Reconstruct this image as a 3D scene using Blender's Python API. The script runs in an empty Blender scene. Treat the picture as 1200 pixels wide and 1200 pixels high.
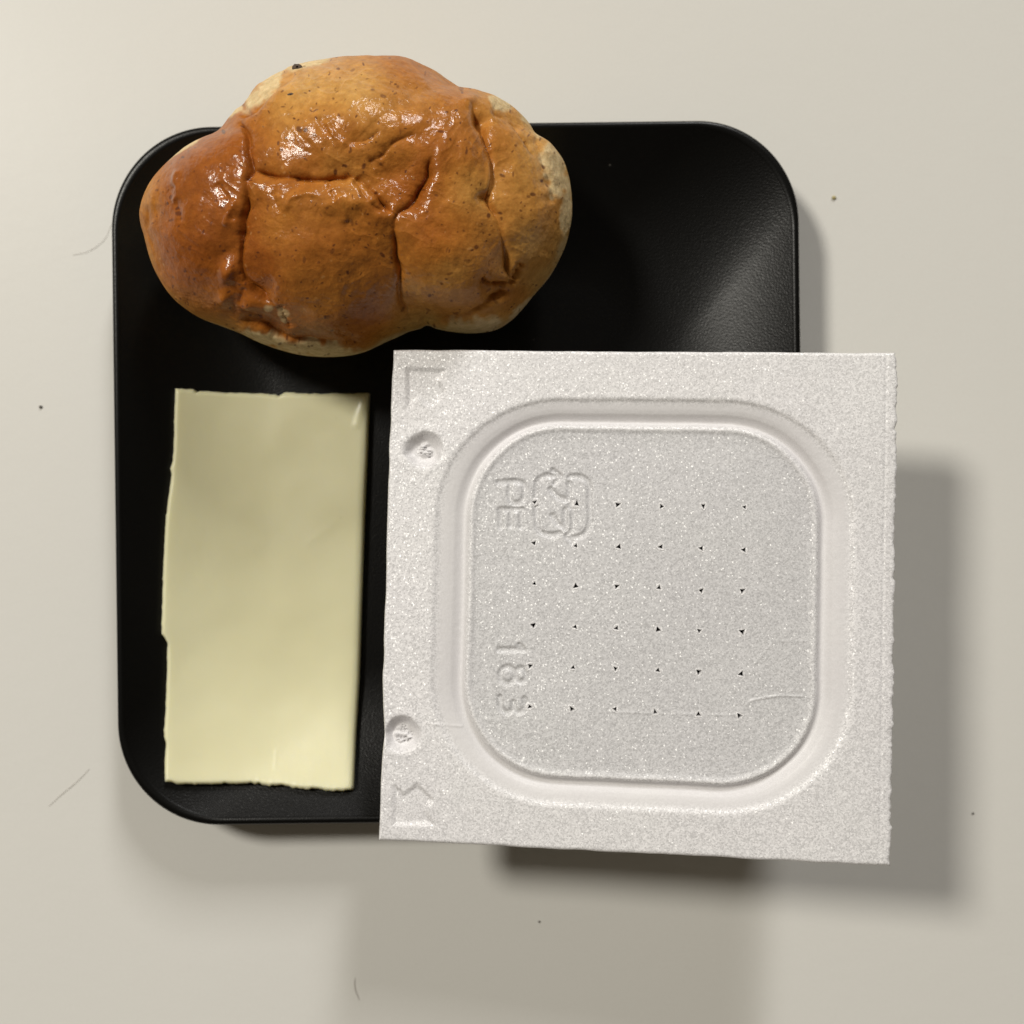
import bpy, math, random
import numpy as np
from mathutils import Matrix, Vector

random.seed(7)
CM = 0.01
S = bpy.context.scene
COL = S.collection

# ------------------------------------------------------------------ camera
HC, F = 23.4, 1300.0            # camera height above the table (cm), focal length in photo pixels (1200 px wide)
cam = bpy.data.cameras.new("camera")
cam.sensor_width = 36.0
cam.lens = 36.0 * F / 1200.0
cam.clip_start, cam.clip_end = 0.005, 20.0
cam.dof.use_dof = True
cam.dof.focus_distance = (HC - 4.0) * CM
cam.dof.aperture_fstop = 16.0
camo = bpy.data.objects.new("camera", cam)
camo.location = (0, 0, HC * CM)
COL.objects.link(camo)
S.camera = camo

# ------------------------------------------------------------------ light
W = bpy.data.worlds.new("World")
S.world = W
W.use_nodes = True
bg = W.node_tree.nodes["Background"]
bg.inputs[0].default_value = (1.0, 0.83, 0.60, 1)
bg.inputs[1].default_value = 0.084


def lamp(name, loc, target, size, power, color):
    l = bpy.data.lights.new(name, 'AREA')
    if isinstance(size, tuple):
        l.shape = 'RECTANGLE'
        l.size, l.size_y = size[0] * CM, size[1] * CM
    else:
        l.shape = 'DISK'
        l.size = size * CM
    l.energy = power
    l.color = color
    o = bpy.data.objects.new(name, l)
    o.location = Vector(loc) * CM
    o.rotation_euler = (Vector(target) - Vector(loc)).to_track_quat('-Z', 'Y').to_euler()
    COL.objects.link(o)


# a round kitchen lamp to the upper left, and a farther, taller light beyond the top of the picture
lamp("kitchen_lamp", (-67.0, 49.0, 104.0), (0, 0, 0), 22.0, 12.2, (1.0, 0.957, 0.865))
lamp("far_lamp", (63, 252, 167), (0, 0, 0), (34.0, 88.0), 49.0, (1.0, 0.985, 0.955))

S.view_settings.view_transform = 'Standard'
S.view_settings.look = 'None'
S.view_settings.exposure = 0.0
S.view_settings.gamma = 1.0


# ------------------------------------------------------------------ helpers
def back(px, py, z):
    """photo pixel at height z (cm) -> place on the table (cm)"""
    return ((px - 600.0) * (HC - z) / F, (600.0 - py) * (HC - z) / F)


def mesh_np(name, V, quads=None, tris=None, smooth=True):
    """V in cm"""
    me = bpy.data.meshes.new(name)
    V = np.asarray(V, np.float32) * CM
    me.vertices.add(len(V))
    me.vertices.foreach_set("co", V.ravel())
    idx, start, n = [], [], 0
    if quads is not None and len(quads):
        q = np.asarray(quads, np.int32)
        idx.append(q.ravel())
        start.append(n + 4 * np.arange(len(q)))
        n += 4 * len(q)
    if tris is not None and len(tris):
        t = np.asarray(tris, np.int32)
        idx.append(t.ravel())
        start.append(n + 3 * np.arange(len(t)))
        n += 3 * len(t)
    idx = np.concatenate(idx).astype(np.int32)
    start = np.concatenate(start).astype(np.int32)
    me.loops.add(len(idx))
    me.loops.foreach_set("vertex_index", idx)
    me.polygons.add(len(start))
    me.polygons.foreach_set("loop_start", start)
    me.update(calc_edges=True)
    me.validate()
    me.polygons.foreach_set("use_smooth", np.full(len(me.polygons), smooth))
    return me


def grid_quads(R, C, wrap=False, off=0):
    i = np.arange(R - 1)[:, None]
    j = np.arange(C if wrap else C - 1)[None, :]
    jn = (j + 1) % C
    return np.stack([i * C + j, i * C + jn, (i + 1) * C + jn, (i + 1) * C + j], -1).reshape(-1, 4) + off


def obj(name, me, mat=None, parent=None):
    o = bpy.data.objects.new(name, me)
    COL.objects.link(o)
    if mat:
        me.materials.clear()
        me.materials.append(mat)
    if parent:
        o.parent = parent
    return o


def tag(o, label=None, cat=None, group=None, kind=None):
    if label:
        o['label'] = label
    if cat:
        o['category'] = cat
    if group:
        o['group'] = group
    if kind:
        o['kind'] = kind
    return o


def attr(me, name, val):
    a = me.attributes.new(name, 'FLOAT', 'POINT')
    a.data.foreach_set("value", np.asarray(val, np.float32).ravel())


def attr_col(me, name, rgb):
    a = me.attributes.new(name, 'FLOAT_COLOR', 'POINT')
    c = np.ones((len(rgb), 4), np.float32)
    c[:, :3] = rgb
    a.data.foreach_set("color", c.ravel())


def smoothstep(a, b, x):
    t = np.clip((x - a) / (b - a), 0, 1)
    return t * t * (3 - 2 * t)


class Noise2:
    """smooth value noise, -1..1"""
    def __init__(self, seed):
        self.g = np.random.default_rng(seed).uniform(-1, 1, (256, 256))

    def __call__(self, x, y):
        xi, yi = np.floor(x).astype(int), np.floor(y).astype(int)
        fx, fy = x - xi, y - yi
        fx = fx * fx * fx * (fx * (fx * 6 - 15) + 10)
        fy = fy * fy * fy * (fy * (fy * 6 - 15) + 10)
        g = self.g
        a, b = g[yi & 255, xi & 255], g[yi & 255, (xi + 1) & 255]
        c, d = g[(yi + 1) & 255, xi & 255], g[(yi + 1) & 255, (xi + 1) & 255]
        return (a * (1 - fx) + b * fx) * (1 - fy) + (c * (1 - fx) + d * fx) * fy


def fbm(n, x, y, octaves=3):
    x, y = 0.86 * x - 0.51 * y, 0.51 * x + 0.86 * y
    s, a, k = 0, 1.0, 1.0
    for _ in range(octaves):
        s = s + a * n(x * k + 13.7 * k, y * k + 5.1 * k)
        a *= 0.5
        k *= 2.03
        x, y = 0.8 * x - 0.6 * y, 0.6 * x + 0.8 * y
    return s


def polydist(X, Y, pts, curve=True):
    """distance to a polyline, side (+1 right of travel on screen / -1 left), and 0..1 position along it"""
    pts = np.asarray(pts, float)
    if curve and len(pts) > 2:                       # Catmull-Rom smoothing
        P = np.vstack([2 * pts[0] - pts[1], pts, 2 * pts[-1] - pts[-2]])
        out = []
        for i in range(1, len(P) - 2):
            for t in np.linspace(0, 1, 5)[:-1]:
                a, b, c, d = P[i - 1], P[i], P[i + 1], P[i + 2]
                out.append(0.5 * ((2 * b) + (-a + c) * t + (2 * a - 5 * b + 4 * c - d) * t * t + (-a + 3 * b - 3 * c + d) * t ** 3))
        out.append(P[-2])
        pts = np.array(out)
    seg = np.linalg.norm(np.diff(pts, axis=0), axis=1)
    L = seg.sum()
    best = np.full(X.shape, 1e9)
    side = np.ones(X.shape)
    pos = np.zeros(X.shape)
    acc = 0.0
    for i in range(len(pts) - 1):
        (ax, ay), (bx, by) = pts[i], pts[i + 1]
        dx, dy = bx - ax, by - ay
        l2 = dx * dx + dy * dy + 1e-12
        t = np.clip(((X - ax) * dx + (Y - ay) * dy) / l2, 0, 1)
        d = np.hypot(X - ax - t * dx, Y - ay - t * dy)
        m = d < best
        best = np.where(m, d, best)
        side = np.where(m, np.sign(dx * (Y - ay) - dy * (X - ax)), side)
        pos = np.where(m, (acc + t * seg[i]) / L, pos)
        acc += seg[i]
    return best, side, pos


def new_mat(name):
    m = bpy.data.materials.new(name)
    m.use_nodes = True
    nt = m.node_tree
    return m, nt, nt.nodes["Principled BSDF"]


def N(nt, typ, **kw):
    n = nt.nodes.new(typ)
    for k, v in kw.items():
        if k.startswith("i_"):
            key = k[2:].replace("_", " ")
            n.inputs[key].default_value = v
        else:
            setattr(n, k, v)
    return n


def texco(nt):
    return N(nt, 'ShaderNodeTexCoord').outputs['Object']


def noise_tex(nt, vec, scale, detail=3.0, rough=0.5):
    n = N(nt, 'ShaderNodeTexNoise')
    n.inputs['Scale'].default_value = scale
    n.inputs['Detail'].default_value = detail
    n.inputs['Roughness'].default_value = rough
    nt.links.new(vec, n.inputs['Vector'])
    return n


def ramp(nt, fac, stops):
    r = N(nt, 'ShaderNodeValToRGB')
    e = r.color_ramp.elements
    while len(e) < len(stops):
        e.new(0.5)
    for k, (p, c) in enumerate(stops):
        e[k].position = p
        e[k].color = c if len(c) == 4 else (*c, 1)
    nt.links.new(fac, r.inputs[0])
    return r.outputs['Color']


def bump(nt, height, strength, dist, prev=None):
    b = N(nt, 'ShaderNodeBump')
    b.inputs['Strength'].default_value = strength
    b.inputs['Distance'].default_value = dist
    nt.links.new(height, b.inputs['Height'])
    if prev is not None:
        nt.links.new(prev, b.inputs['Normal'])
    return b.outputs['Normal']


def mathn(nt, op, a, b=None):
    m = N(nt, 'ShaderNodeMath', operation=op)
    for k, v in enumerate((a, b)):
        if v is None:
            continue
        if isinstance(v, (int, float)):
            m.inputs[k].default_value = v
        else:
            nt.links.new(v, m.inputs[k])
    return m.outputs[0]


# ------------------------------------------------------------------ materials
def mat_table():
    m, nt, b = new_mat("table_laminate")
    v = texco(nt)
    n = noise_tex(nt, v, 9.0, 4)
    gr = noise_tex(nt, v, 1400.0, 2)
    nn = mathn(nt, 'ADD', mathn(nt, 'MULTIPLY', n.outputs['Fac'], 0.6), mathn(nt, 'MULTIPLY', gr.outputs['Fac'], 0.4))
    c = ramp(nt, nn, [(0.3, (0.672, 0.660, 0.622)), (0.7, (0.698, 0.687, 0.650))])
    nt.links.new(c, b.inputs['Base Color'])
    b.inputs['Roughness'].default_value = 0.34
    b.inputs['Specular IOR Level'].default_value = 0.06
    n2 = noise_tex(nt, v, 260.0, 3)
    nt.links.new(bump(nt, n2.outputs['Fac'], 0.06, 0.0006), b.inputs['Normal'])
    return m


def mat_plate(rim=False):
    m, nt, b = new_mat("black_plate_rim" if rim else "black_plate")
    v = texco(nt)
    n = noise_tex(nt, v, 30.0, 3)
    c = ramp(nt, n.outputs['Fac'], [(0.3, (0.0013, 0.0013, 0.0012)), (0.7, (0.0020, 0.0020, 0.0018))])
    du = N(nt, 'ShaderNodeTexVoronoi', feature='F1')
    du.inputs['Scale'].default_value = 320.0
    nt.links.new(v, du.inputs['Vector'])
    sp = N(nt, 'ShaderNodeSeparateColor')
    nt.links.new(du.outputs['Color'], sp.inputs[0])
    dot = mathn(nt, 'MULTIPLY', mathn(nt, 'LESS_THAN', du.outputs['Distance'], 0.055), mathn(nt, 'GREATER_THAN', sp.outputs[0], 0.965))
    dm = N(nt, 'ShaderNodeMix', data_type='RGBA')
    nt.links.new(dot, dm.inputs[0])
    nt.links.new(c, dm.inputs[6])
    dm.inputs[7].default_value = (0.10, 0.095, 0.085, 1)
    nt.links.new(dm.outputs[2], b.inputs['Base Color'])
    b.inputs['Specular IOR Level'].default_value = 0.24
    g = noise_tex(nt, v, 2900.0, 1, 0.5)
    if rim:
        b.inputs['Roughness'].default_value = 0.33
        nt.links.new(bump(nt, g.outputs['Fac'], 0.12, 0.0002), b.inputs['Normal'])
    else:
        b.inputs['Roughness'].default_value = 0.345
        w = noise_tex(nt, v, 45.0, 1)
        nb = bump(nt, w.outputs['Fac'], 0.06, 0.0006)
        nt.links.new(bump(nt, g.outputs['Fac'], 0.30, 0.00016, nb), b.inputs['Normal'])
    return m


def mat_bread():
    m, nt, b = new_mat("bread_crust")
    v = texco(nt)
    a = N(nt, 'ShaderNodeAttribute', attribute_name="crust")
    g = N(nt, 'ShaderNodeAttribute', attribute_name="gloss")
    n = noise_tex(nt, v, 700.0, 5, 0.65)
    mott = ramp(nt, n.outputs['Fac'], [(0.28, (0.74, 0.68, 0.60)), (0.72, (1.16, 1.16, 1.16))])
    mix = N(nt, 'ShaderNodeMix', data_type='RGBA', blend_type='MULTIPLY')
    mix.inputs[0].default_value = 1.0
    nt.links.new(a.outputs['Color'], mix.inputs[6])
    nt.links.new(mott, mix.inputs[7])
    nt.links.new(mix.outputs[2], b.inputs['Base Color'])
    b.inputs['Roughness'].default_value = 0.6
    b.inputs['Specular IOR Level'].default_value = 0.10
    b.inputs['Subsurface Weight'].default_value = 0.10
    b.inputs['Subsurface Radius'].default_value = (1.0, 0.45, 0.2)
    b.inputs['Subsurface Scale'].default_value = 0.003
    nt.links.new(mathn(nt, 'MULTIPLY', g.outputs['Fac'], 1.0), b.inputs['Coat Weight'])
    b.inputs['Coat Roughness'].default_value = 0.16
    b.inputs['Coat IOR'].default_value = 1.46
    f1 = noise_tex(nt, v, 1800.0, 3, 0.6)
    f2 = noise_tex(nt, v, 320.0, 3, 0.55)
    n1 = bump(nt, f2.outputs['Fac'], 0.25, 0.0007)
    dry = mathn(nt, 'SUBTRACT', 0.95, mathn(nt, 'MULTIPLY', g.outputs['Fac'], 0.72))
    nt.links.new(dry, n1.node.inputs['Strength'])
    n2 = bump(nt, f1.outputs['Fac'], 0.36, 0.0002, n1)
    nt.links.new(n2, b.inputs['Normal'])
    nt.links.new(n2, b.inputs['Coat Normal'])
    return m


def mat_cheese():
    m, nt, b = new_mat("cheese")
    v = texco(nt)
    n = noise_tex(nt, v, 60.0, 4)
    c = ramp(nt, n.outputs['Fac'], [(0.3, (0.725, 0.692, 0.452)), (0.7, (0.750, 0.720, 0.482))])
    nt.links.new(c, b.inputs['Base Color'])
    rr = noise_tex(nt, v, 130.0, 4)
    nt.links.new(mathn(nt, 'ADD', 0.20, mathn(nt, 'MULTIPLY', rr.outputs['Fac'], 0.26)), b.inputs['Roughness'])
    b.inputs['Specular IOR Level'].default_value = 0.45
    b.inputs['Subsurface Weight'].default_value = 0.35
    b.inputs['Subsurface Radius'].default_value = (1.0, 0.85, 0.45)
    b.inputs['Subsurface Scale'].default_value = 0.003
    f = noise_tex(nt, v, 500.0, 3)
    nt.links.new(bump(nt, f.outputs['Fac'], 0.06, 0.0004), b.inputs['Normal'])
    return m


def mat_foam():
    m, nt, b = new_mat("foam_polystyrene")
    v = texco(nt)
    # beads: every cell of the foam has its own shade and its own tilt, so a few of them glint
    cell = N(nt, 'ShaderNodeTexVoronoi', feature='F1')
    cell.inputs['Scale'].default_value = 4300.0
    nt.links.new(v, cell.inputs['Vector'])
    sm = N(nt, 'ShaderNodeAttribute', attribute_name="pressed")
    pn = N(nt, 'ShaderNodeAttribute', attribute_name="panel")
    big = noise_tex(nt, v, 45.0, 3)
    hue = ramp(nt, big.outputs['Color'], [(0.35, (0.815, 0.80, 0.815)), (0.65, (0.83, 0.82, 0.825))])
    sep = N(nt, 'ShaderNodeSeparateColor')
    nt.links.new(cell.outputs['Color'], sep.inputs[0])
    shade = ramp(nt, sep.outputs[0], [(0.0, (0.70, 0.70, 0.70)), (1.0, (1.10, 1.10, 1.10))])
    mul = N(nt, 'ShaderNodeMix', data_type='RGBA', blend_type='MULTIPLY')
    nt.links.new(mathn(nt, 'SUBTRACT', 1.0, mathn(nt, 'MULTIPLY', sm.outputs['Fac'], 0.85)), mul.inputs[0])
    nt.links.new(hue, mul.inputs[6])
    nt.links.new(shade, mul.inputs[7])
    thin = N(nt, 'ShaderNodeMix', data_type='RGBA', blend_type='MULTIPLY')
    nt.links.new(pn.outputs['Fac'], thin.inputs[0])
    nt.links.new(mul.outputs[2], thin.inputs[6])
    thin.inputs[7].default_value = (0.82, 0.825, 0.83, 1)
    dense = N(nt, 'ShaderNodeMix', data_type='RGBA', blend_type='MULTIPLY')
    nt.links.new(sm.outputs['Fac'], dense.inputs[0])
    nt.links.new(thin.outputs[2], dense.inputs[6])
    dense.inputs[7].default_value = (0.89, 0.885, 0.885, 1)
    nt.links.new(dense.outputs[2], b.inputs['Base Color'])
    b.inputs['Roughness'].default_value = 0.55
    b.inputs['Specular IOR Level'].default_value = 0.35
    # tilt of each cell
    geo = N(nt, 'ShaderNodeNewGeometry')
    sub = N(nt, 'ShaderNodeVectorMath', operation='SUBTRACT')
    sub.inputs[1].default_value = (0.5, 0.5, 0.5)
    nt.links.new(cell.outputs['Color'], sub.inputs[0])
    sc = N(nt, 'ShaderNodeVectorMath', operation='SCALE')
    nt.links.new(sub.outputs[0], sc.inputs[0])
    amt = mathn(nt, 'MULTIPLY', mathn(nt, 'SUBTRACT', 1.0, mathn(nt, 'MULTIPLY', sm.outputs['Fac'], 0.9)), 0.55)
    nt.links.new(amt, sc.inputs['Scale'])
    f = noise_tex(nt, v, 900.0, 2)
    nb = bump(nt, f.outputs['Fac'], 0.15, 0.0003)
    add = N(nt, 'ShaderNodeVectorMath', operation='ADD')
    nt.links.new(nb, add.inputs[0])
    nt.links.new(sc.outputs[0], add.inputs[1])
    nrm = N(nt, 'ShaderNodeVectorMath', operation='NORMALIZE')
    nt.links.new(add.outputs[0], nrm.inputs[0])
    nt.links.new(nb, b.inputs['Normal'])
    nt.links.new(nrm.outputs[0], b.inputs['Coat Normal'])
    nt.links.new(mathn(nt, 'SUBTRACT', 0.85, mathn(nt, 'MULTIPLY', sm.outputs['Fac'], 0.75)), b.inputs['Coat Weight'])
    b.inputs['Coat Roughness'].default_value = 0.29
    return m


def mat_plain(name, col, rough=0.6):
    m, nt, b = new_mat(name)
    v = texco(nt)
    n = noise_tex(nt, v, 900.0, 3)
    c = ramp(nt, n.outputs['Fac'], [(0.3, tuple(x * 0.75 for x in col)), (0.7, tuple(min(1, x * 1.25) for x in col))])
    nt.links.new(c, b.inputs['Base Color'])
    b.inputs['Roughness'].default_value = rough
    return m


M_TABLE, M_PLATE, M_RIM = mat_table(), mat_plate(), mat_plate(True)
M_BREAD, M_CHEESE, M_FOAM = mat_bread(), mat_cheese(), mat_foam()

# ------------------------------------------------------------------ table top (one slab, eased edge)
def table():
    hx, hy = 60.0, 45.0
    rings = []
    for inset, z in ((0.6, 0.0), (0.3, -0.05), (0.1, -0.2), (0.0, -0.5), (0.0, -2.2), (0.2, -2.5)):
        rings.append([(sx * (hx - inset), sy * (hy - inset), z) for sx, sy in ((-1, -1), (1, -1), (1, 1), (-1, 1))])
    V = np.array(rings).reshape(-1, 3)
    n = len(rings)
    Q = [(0, 1, 2, 3)] + [(i * 4 + j, (i + 1) * 4 + j, (i + 1) * 4 + (j + 1) % 4, i * 4 + (j + 1) % 4) for i in range(n - 1) for j in range(4)]
    Q.append(tuple((n - 1) * 4 + k for k in (3, 2, 1, 0)))
    o = obj("table_top", mesh_np("table_top", V, Q, smooth=False), M_TABLE)
    tag(o, kind='structure')


table()

# ------------------------------------------------------------------ square plate
PH, PR, PWALL = 6.84, 2.0, 3.0         # half side, corner radius, width of the curved wall
PZF, PZR = 0.35, 1.38                   # floor and lip height
PLIP = 0.16
PSY = 1.016                            # a little deeper than wide
PX, PY = (537 - 600) * (HC - PZR) / F, (600 - 554) * (HC - PZR) / F
PROT = math.radians(0.7)


def plate_contour(d, n=36):
    h, r = PH - d, PR
    r = min(r, h)
    pts = []
    for k, (sx, sy) in enumerate(((1, 1), (-1, 1), (-1, -1), (1, -1))):
        for t in range(n + 1):
            a = math.radians(90 * k + 90 * t / n)
            pts.append((sx * (h - r) + r * math.cos(a), sy * (h - r) + r * math.sin(a)))
        # straight side pieces
        nx = ((-1, 1), (-1, -1), (1, -1), (1, 1))[k]
        a = math.radians(90 * (k + 1))
        p0 = (sx * (h - r) + r * math.cos(a), sy * (h - r) + r * math.sin(a))
        p1 = (nx[0] * (h - r) + r * math.cos(a), nx[1] * (h - r) + r * math.sin(a))
        for t in range(1, 16):
            pts.append((p0[0] + (p1[0] - p0[0]) * t / 16, p0[1] + (p1[1] - p0[1]) * t / 16))
    return np.array(pts)


def wall_z(d):
    t = np.clip((PWALL - d) / (PWALL - PLIP), 0, 1)
    return PZF + (PZR - 0.03 - PZF) * t ** 1.9


def to_plate(x, y):
    c, s = math.cos(PROT), math.sin(PROT)
    dx, dy = x - PX, y - PY
    return c * dx + s * dy, (-s * dx + c * dy) / PSY


def plate_z(x, y):
    """height of the plate's upper face under a point (table height outside it)"""
    u, v = to_plate(np.asarray(x, float), np.asarray(y, float))
    lo, hi = np.full(u.shape, -3.0), np.full(u.shape, PH)
    for _ in range(30):
        mid = (lo + hi) / 2
        r = np.minimum(PR, PH - mid)
        qx, qy = np.abs(u) - (PH - mid - r), np.abs(v) - (PH - mid - r)
        sd = np.hypot(np.maximum(qx, 0), np.maximum(qy, 0)) + np.minimum(np.maximum(qx, qy), 0) - r
        inside = sd < 0
        lo = np.where(inside, mid, lo)
        hi = np.where(inside, hi, mid)
    d = (lo + hi) / 2
    return np.where(d < 0, 0.0, np.where(d < PLIP, PZR, wall_z(d)))


def plate():
    body = []
    for d in np.concatenate([np.linspace(PLIP, PWALL, 40), [3.6, 4.4, 5.2]]):
        body.append((d, float(wall_z(d))))
    n = len(plate_contour(0))

    def loft(name, prof, cap0=False, cap1=False):
        V = []
        for d, z in prof:
            c = plate_contour(d)
            V.append(np.c_[c[:, 0], c[:, 1] * PSY, np.full(len(c), z)])
        V = np.concatenate(V)
        Q = grid_quads(len(prof), n, wrap=True)
        T = []
        if cap1:
            k = len(V)
            V = np.vstack([V, [0, 0, prof[-1][1]]])
            b = (len(prof) - 1) * n
            T = [(b + j, b + (j + 1) % n, k) for j in range(n)]
        return mesh_np(name, V, Q, T)

    o = obj("square_plate", loft("square_plate", body, cap1=True), M_PLATE)
    tag(o, "black matte square plate with rounded corners under the bread, cheese and foam pack", "plate")
    rim = [(PLIP, PZR - 0.03), (PLIP - 0.02, PZR - 0.012), (PLIP - 0.05, PZR), (0.07, PZR + 0.004), (0.035, PZR - 0.008),
           (0.012, PZR - 0.035), (0.0, PZR - 0.08), (0.01, PZR - 0.16), (0.05, PZR - 0.22)]
    ro = obj("rim", loft("rim", rim), M_RIM, o)
    under = [(0.05, PZR - 0.22), (0.3, PZR - 0.42), (0.7, 0.70), (1.2, 0.46), (1.9, 0.24), (2.5, 0.16), (2.7, 0.13), (2.75, 0.0), (3.0, 0.0),
             (3.05, 0.1), (3.6, 0.12)]
    obj("base", loft("base", under, cap1=True), M_PLATE, o)
    o.location = (PX * CM, PY * CM, 0)
    o.rotation_euler = (0, 0, PROT)


plate()

# ------------------------------------------------------------------ bread roll
OUT = [(163.5, 248), (168, 228), (183, 204), (209, 180), (241, 165), (265, 144), (284, 125), (296, 103), (313, 91), (337, 82),
       (362, 74), (395, 69), (434, 67), (478, 70), (507, 81), (536, 98), (557, 110), (584, 115), (608, 129), (627, 149), (635, 166),
       (652, 175), (666, 195), (669.5, 224), (670, 257), (664, 286), (647, 320), (627, 344), (603, 373), (584, 387), (555, 391),
       (521, 387), (502, 383), (478, 389), (449, 402), (420, 414.6), (381, 418), (347, 414.6), (313, 405), (279.5, 390), (255, 381),
       (226, 369), (207, 354), (192.5, 335), (180, 311), (173, 286.5), (164.5, 267)]


def bread():
    ZE, HT, HB = 2.4, 2.5, 1.85
    cxp, cyp = 415.0, 240.0
    out = np.array(OUT, float)
    wx, wy = (out[:, 0] - 600) * (HC - ZE) / F, (600 - out[:, 1]) * (HC - ZE) / F
    cx, cy = back(cxp, cyp, ZE)
    th = np.arctan2(wy - cy, wx - cx)
    rr = np.hypot(wx - cx, wy - cy)
    o_ = np.argsort(th)
    th, rr = th[o_], rr[o_]
    T = 1300
    ang = np.linspace(-math.pi, math.pi, T, endpoint=False)
    rad = np.interp(ang, np.concatenate([th - 2 * math.pi, th, th + 2 * math.pi]), np.tile(rr, 3))
    k = np.exp(-0.5 * (np.arange(-12, 13) / 5.0) ** 2)
    k /= k.sum()
    rad = np.convolve(np.concatenate([rad[-12:], rad, rad[:12]]), k, 'valid')
    # rows: pole on top -> equator -> pole underneath
    R1, R2 = 420, 90
    phi = np.concatenate([np.linspace(0.004, 1, R1) * math.pi / 2, math.pi / 2 + np.linspace(0, 1, R2 + 1)[1:-1] * math.pi / 2])
    P = phi[:, None]
    rho = np.sin(P)
    cosp = np.cos(P)
    A = ang[None, :]
    X = cx + rad[None, :] * rho * np.cos(A)
    Y = cy + rad[None, :] * rho * np.sin(A)
    # height: fullest over the middle, lower at both ends
    e = X - cx
    full = 1.0 - 0.018 * np.maximum(-e - 1.2, 0) ** 2 - 0.02 * np.maximum(e - 1.5, 0) ** 2
    Z = ZE + np.where(cosp > 0, HT * full * np.abs(cosp) ** 0.86, -HB * np.abs(cosp) ** 0.75)

    def px(X, Y, Z):
        return 600 + F * X / (HC - Z), 600 - F * Y / (HC - Z)

    # the measured outline is that of the bulging body, not of its waist: fit the waist to it
    oth, orr = np.arctan2(cyp - out[:, 1], out[:, 0] - cxp), np.hypot(out[:, 0] - cxp, out[:, 1] - cyp)
    so = np.argsort(oth)
    oth, orr = oth[so], orr[so]
    want = np.interp(ang, np.concatenate([oth - 2 * math.pi, oth, oth + 2 * math.pi]), np.tile(orr, 3))
    for _ in range(5):
        U, V = px(X, Y, Z)
        a2 = np.arctan2(cyp - V, U - cxp)
        r2 = np.hypot(U - cxp, V - cyp)
        b2 = ((a2 + math.pi) / (2 * math.pi) * 360).astype(int) % 360
        mx = np.zeros(360)
        np.maximum.at(mx, b2[R1 // 2:].ravel(), r2[R1 // 2:].ravel())
        mxa = np.interp(ang, (np.arange(-1, 361) + 0.5) / 360 * 2 * math.pi - math.pi, np.concatenate([mx[-1:], mx, mx[:1]]))
        kw = np.exp(-0.5 * (np.arange(-90, 91) / 30.0) ** 2)
        ratio = np.convolve(np.pad(want / mxa, 90, mode='wrap'), kw / kw.sum(), 'valid')
        rad = rad * np.clip(ratio, 0.9, 1.1) ** 0.6
        X = cx + rad[None, :] * rho * np.cos(A)
        Y = cy + rad[None, :] * rho * np.sin(A)

    def normals(X, Y, Z):
        def du(a):
            return np.gradient(a, axis=0)

        def dv(a):
            return (np.roll(a, -1, 1) - np.roll(a, 1, 1)) / 2
        nx = du(Y) * dv(Z) - du(Z) * dv(Y)
        ny = du(Z) * dv(X) - du(X) * dv(Z)
        nz = du(X) * dv(Y) - du(Y) * dv(X)
        l = np.sqrt(nx * nx + ny * ny + nz * nz) + 1e-12
        return nx / l, ny / l, nz / l

    U, V = px(X, Y, Z)
    topw = smoothstep(-0.35, 0.1, cosp) * np.ones_like(X)     # features live on the upper part
    n1, n2, n3 = Noise2(3), Noise2(11), Noise2(23)
    wu, wv = U + 2.0 * n1(U / 16, V / 16) + 0.3 * n2(U / 5, V / 5), V + 2.0 * n2(U / 17 + 9, V / 17) + 0.3 * n3(U / 5, V / 5)
    D = np.zeros_like(X)
    # lobes
    for (gx, gy, sx, sy, a) in ((415, 140, 95, 45, 0.20), (372, 300, 62, 62, 0.20), (530, 290, 55, 62, 0.16), (228, 262, 48, 70, 0.14),
                                (628, 240, 32, 75, 0.10), (545, 165, 28, 45, 0.10), (462, 200, 26, 22, -0.16), (486, 232, 16, 28, -0.10),
                                (300, 360, 22, 16, 0.05), (267, 318, 8, 11, 0.13), (266, 347, 8, 10, 0.10), (292, 356, 9, 8, 0.07), (396, 238, 36, 15, 0.07), (345, 246, 26, 18, 0.04), (268, 290, 16, 22, -0.10),
                                (440, 235, 20, 12, 0.07), (357, 225, 20, 14, 0.05), (586, 205, 10, 30, -0.08), (561, 143, 9, 8, -0.14),
                                (567, 232, 8, 7, -0.08), (548, 120, 10, 8, 0.05)):
        D += a * np.exp(-((wu - gx) / sx) ** 2 - ((wv - gy) / sy) ** 2)
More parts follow.
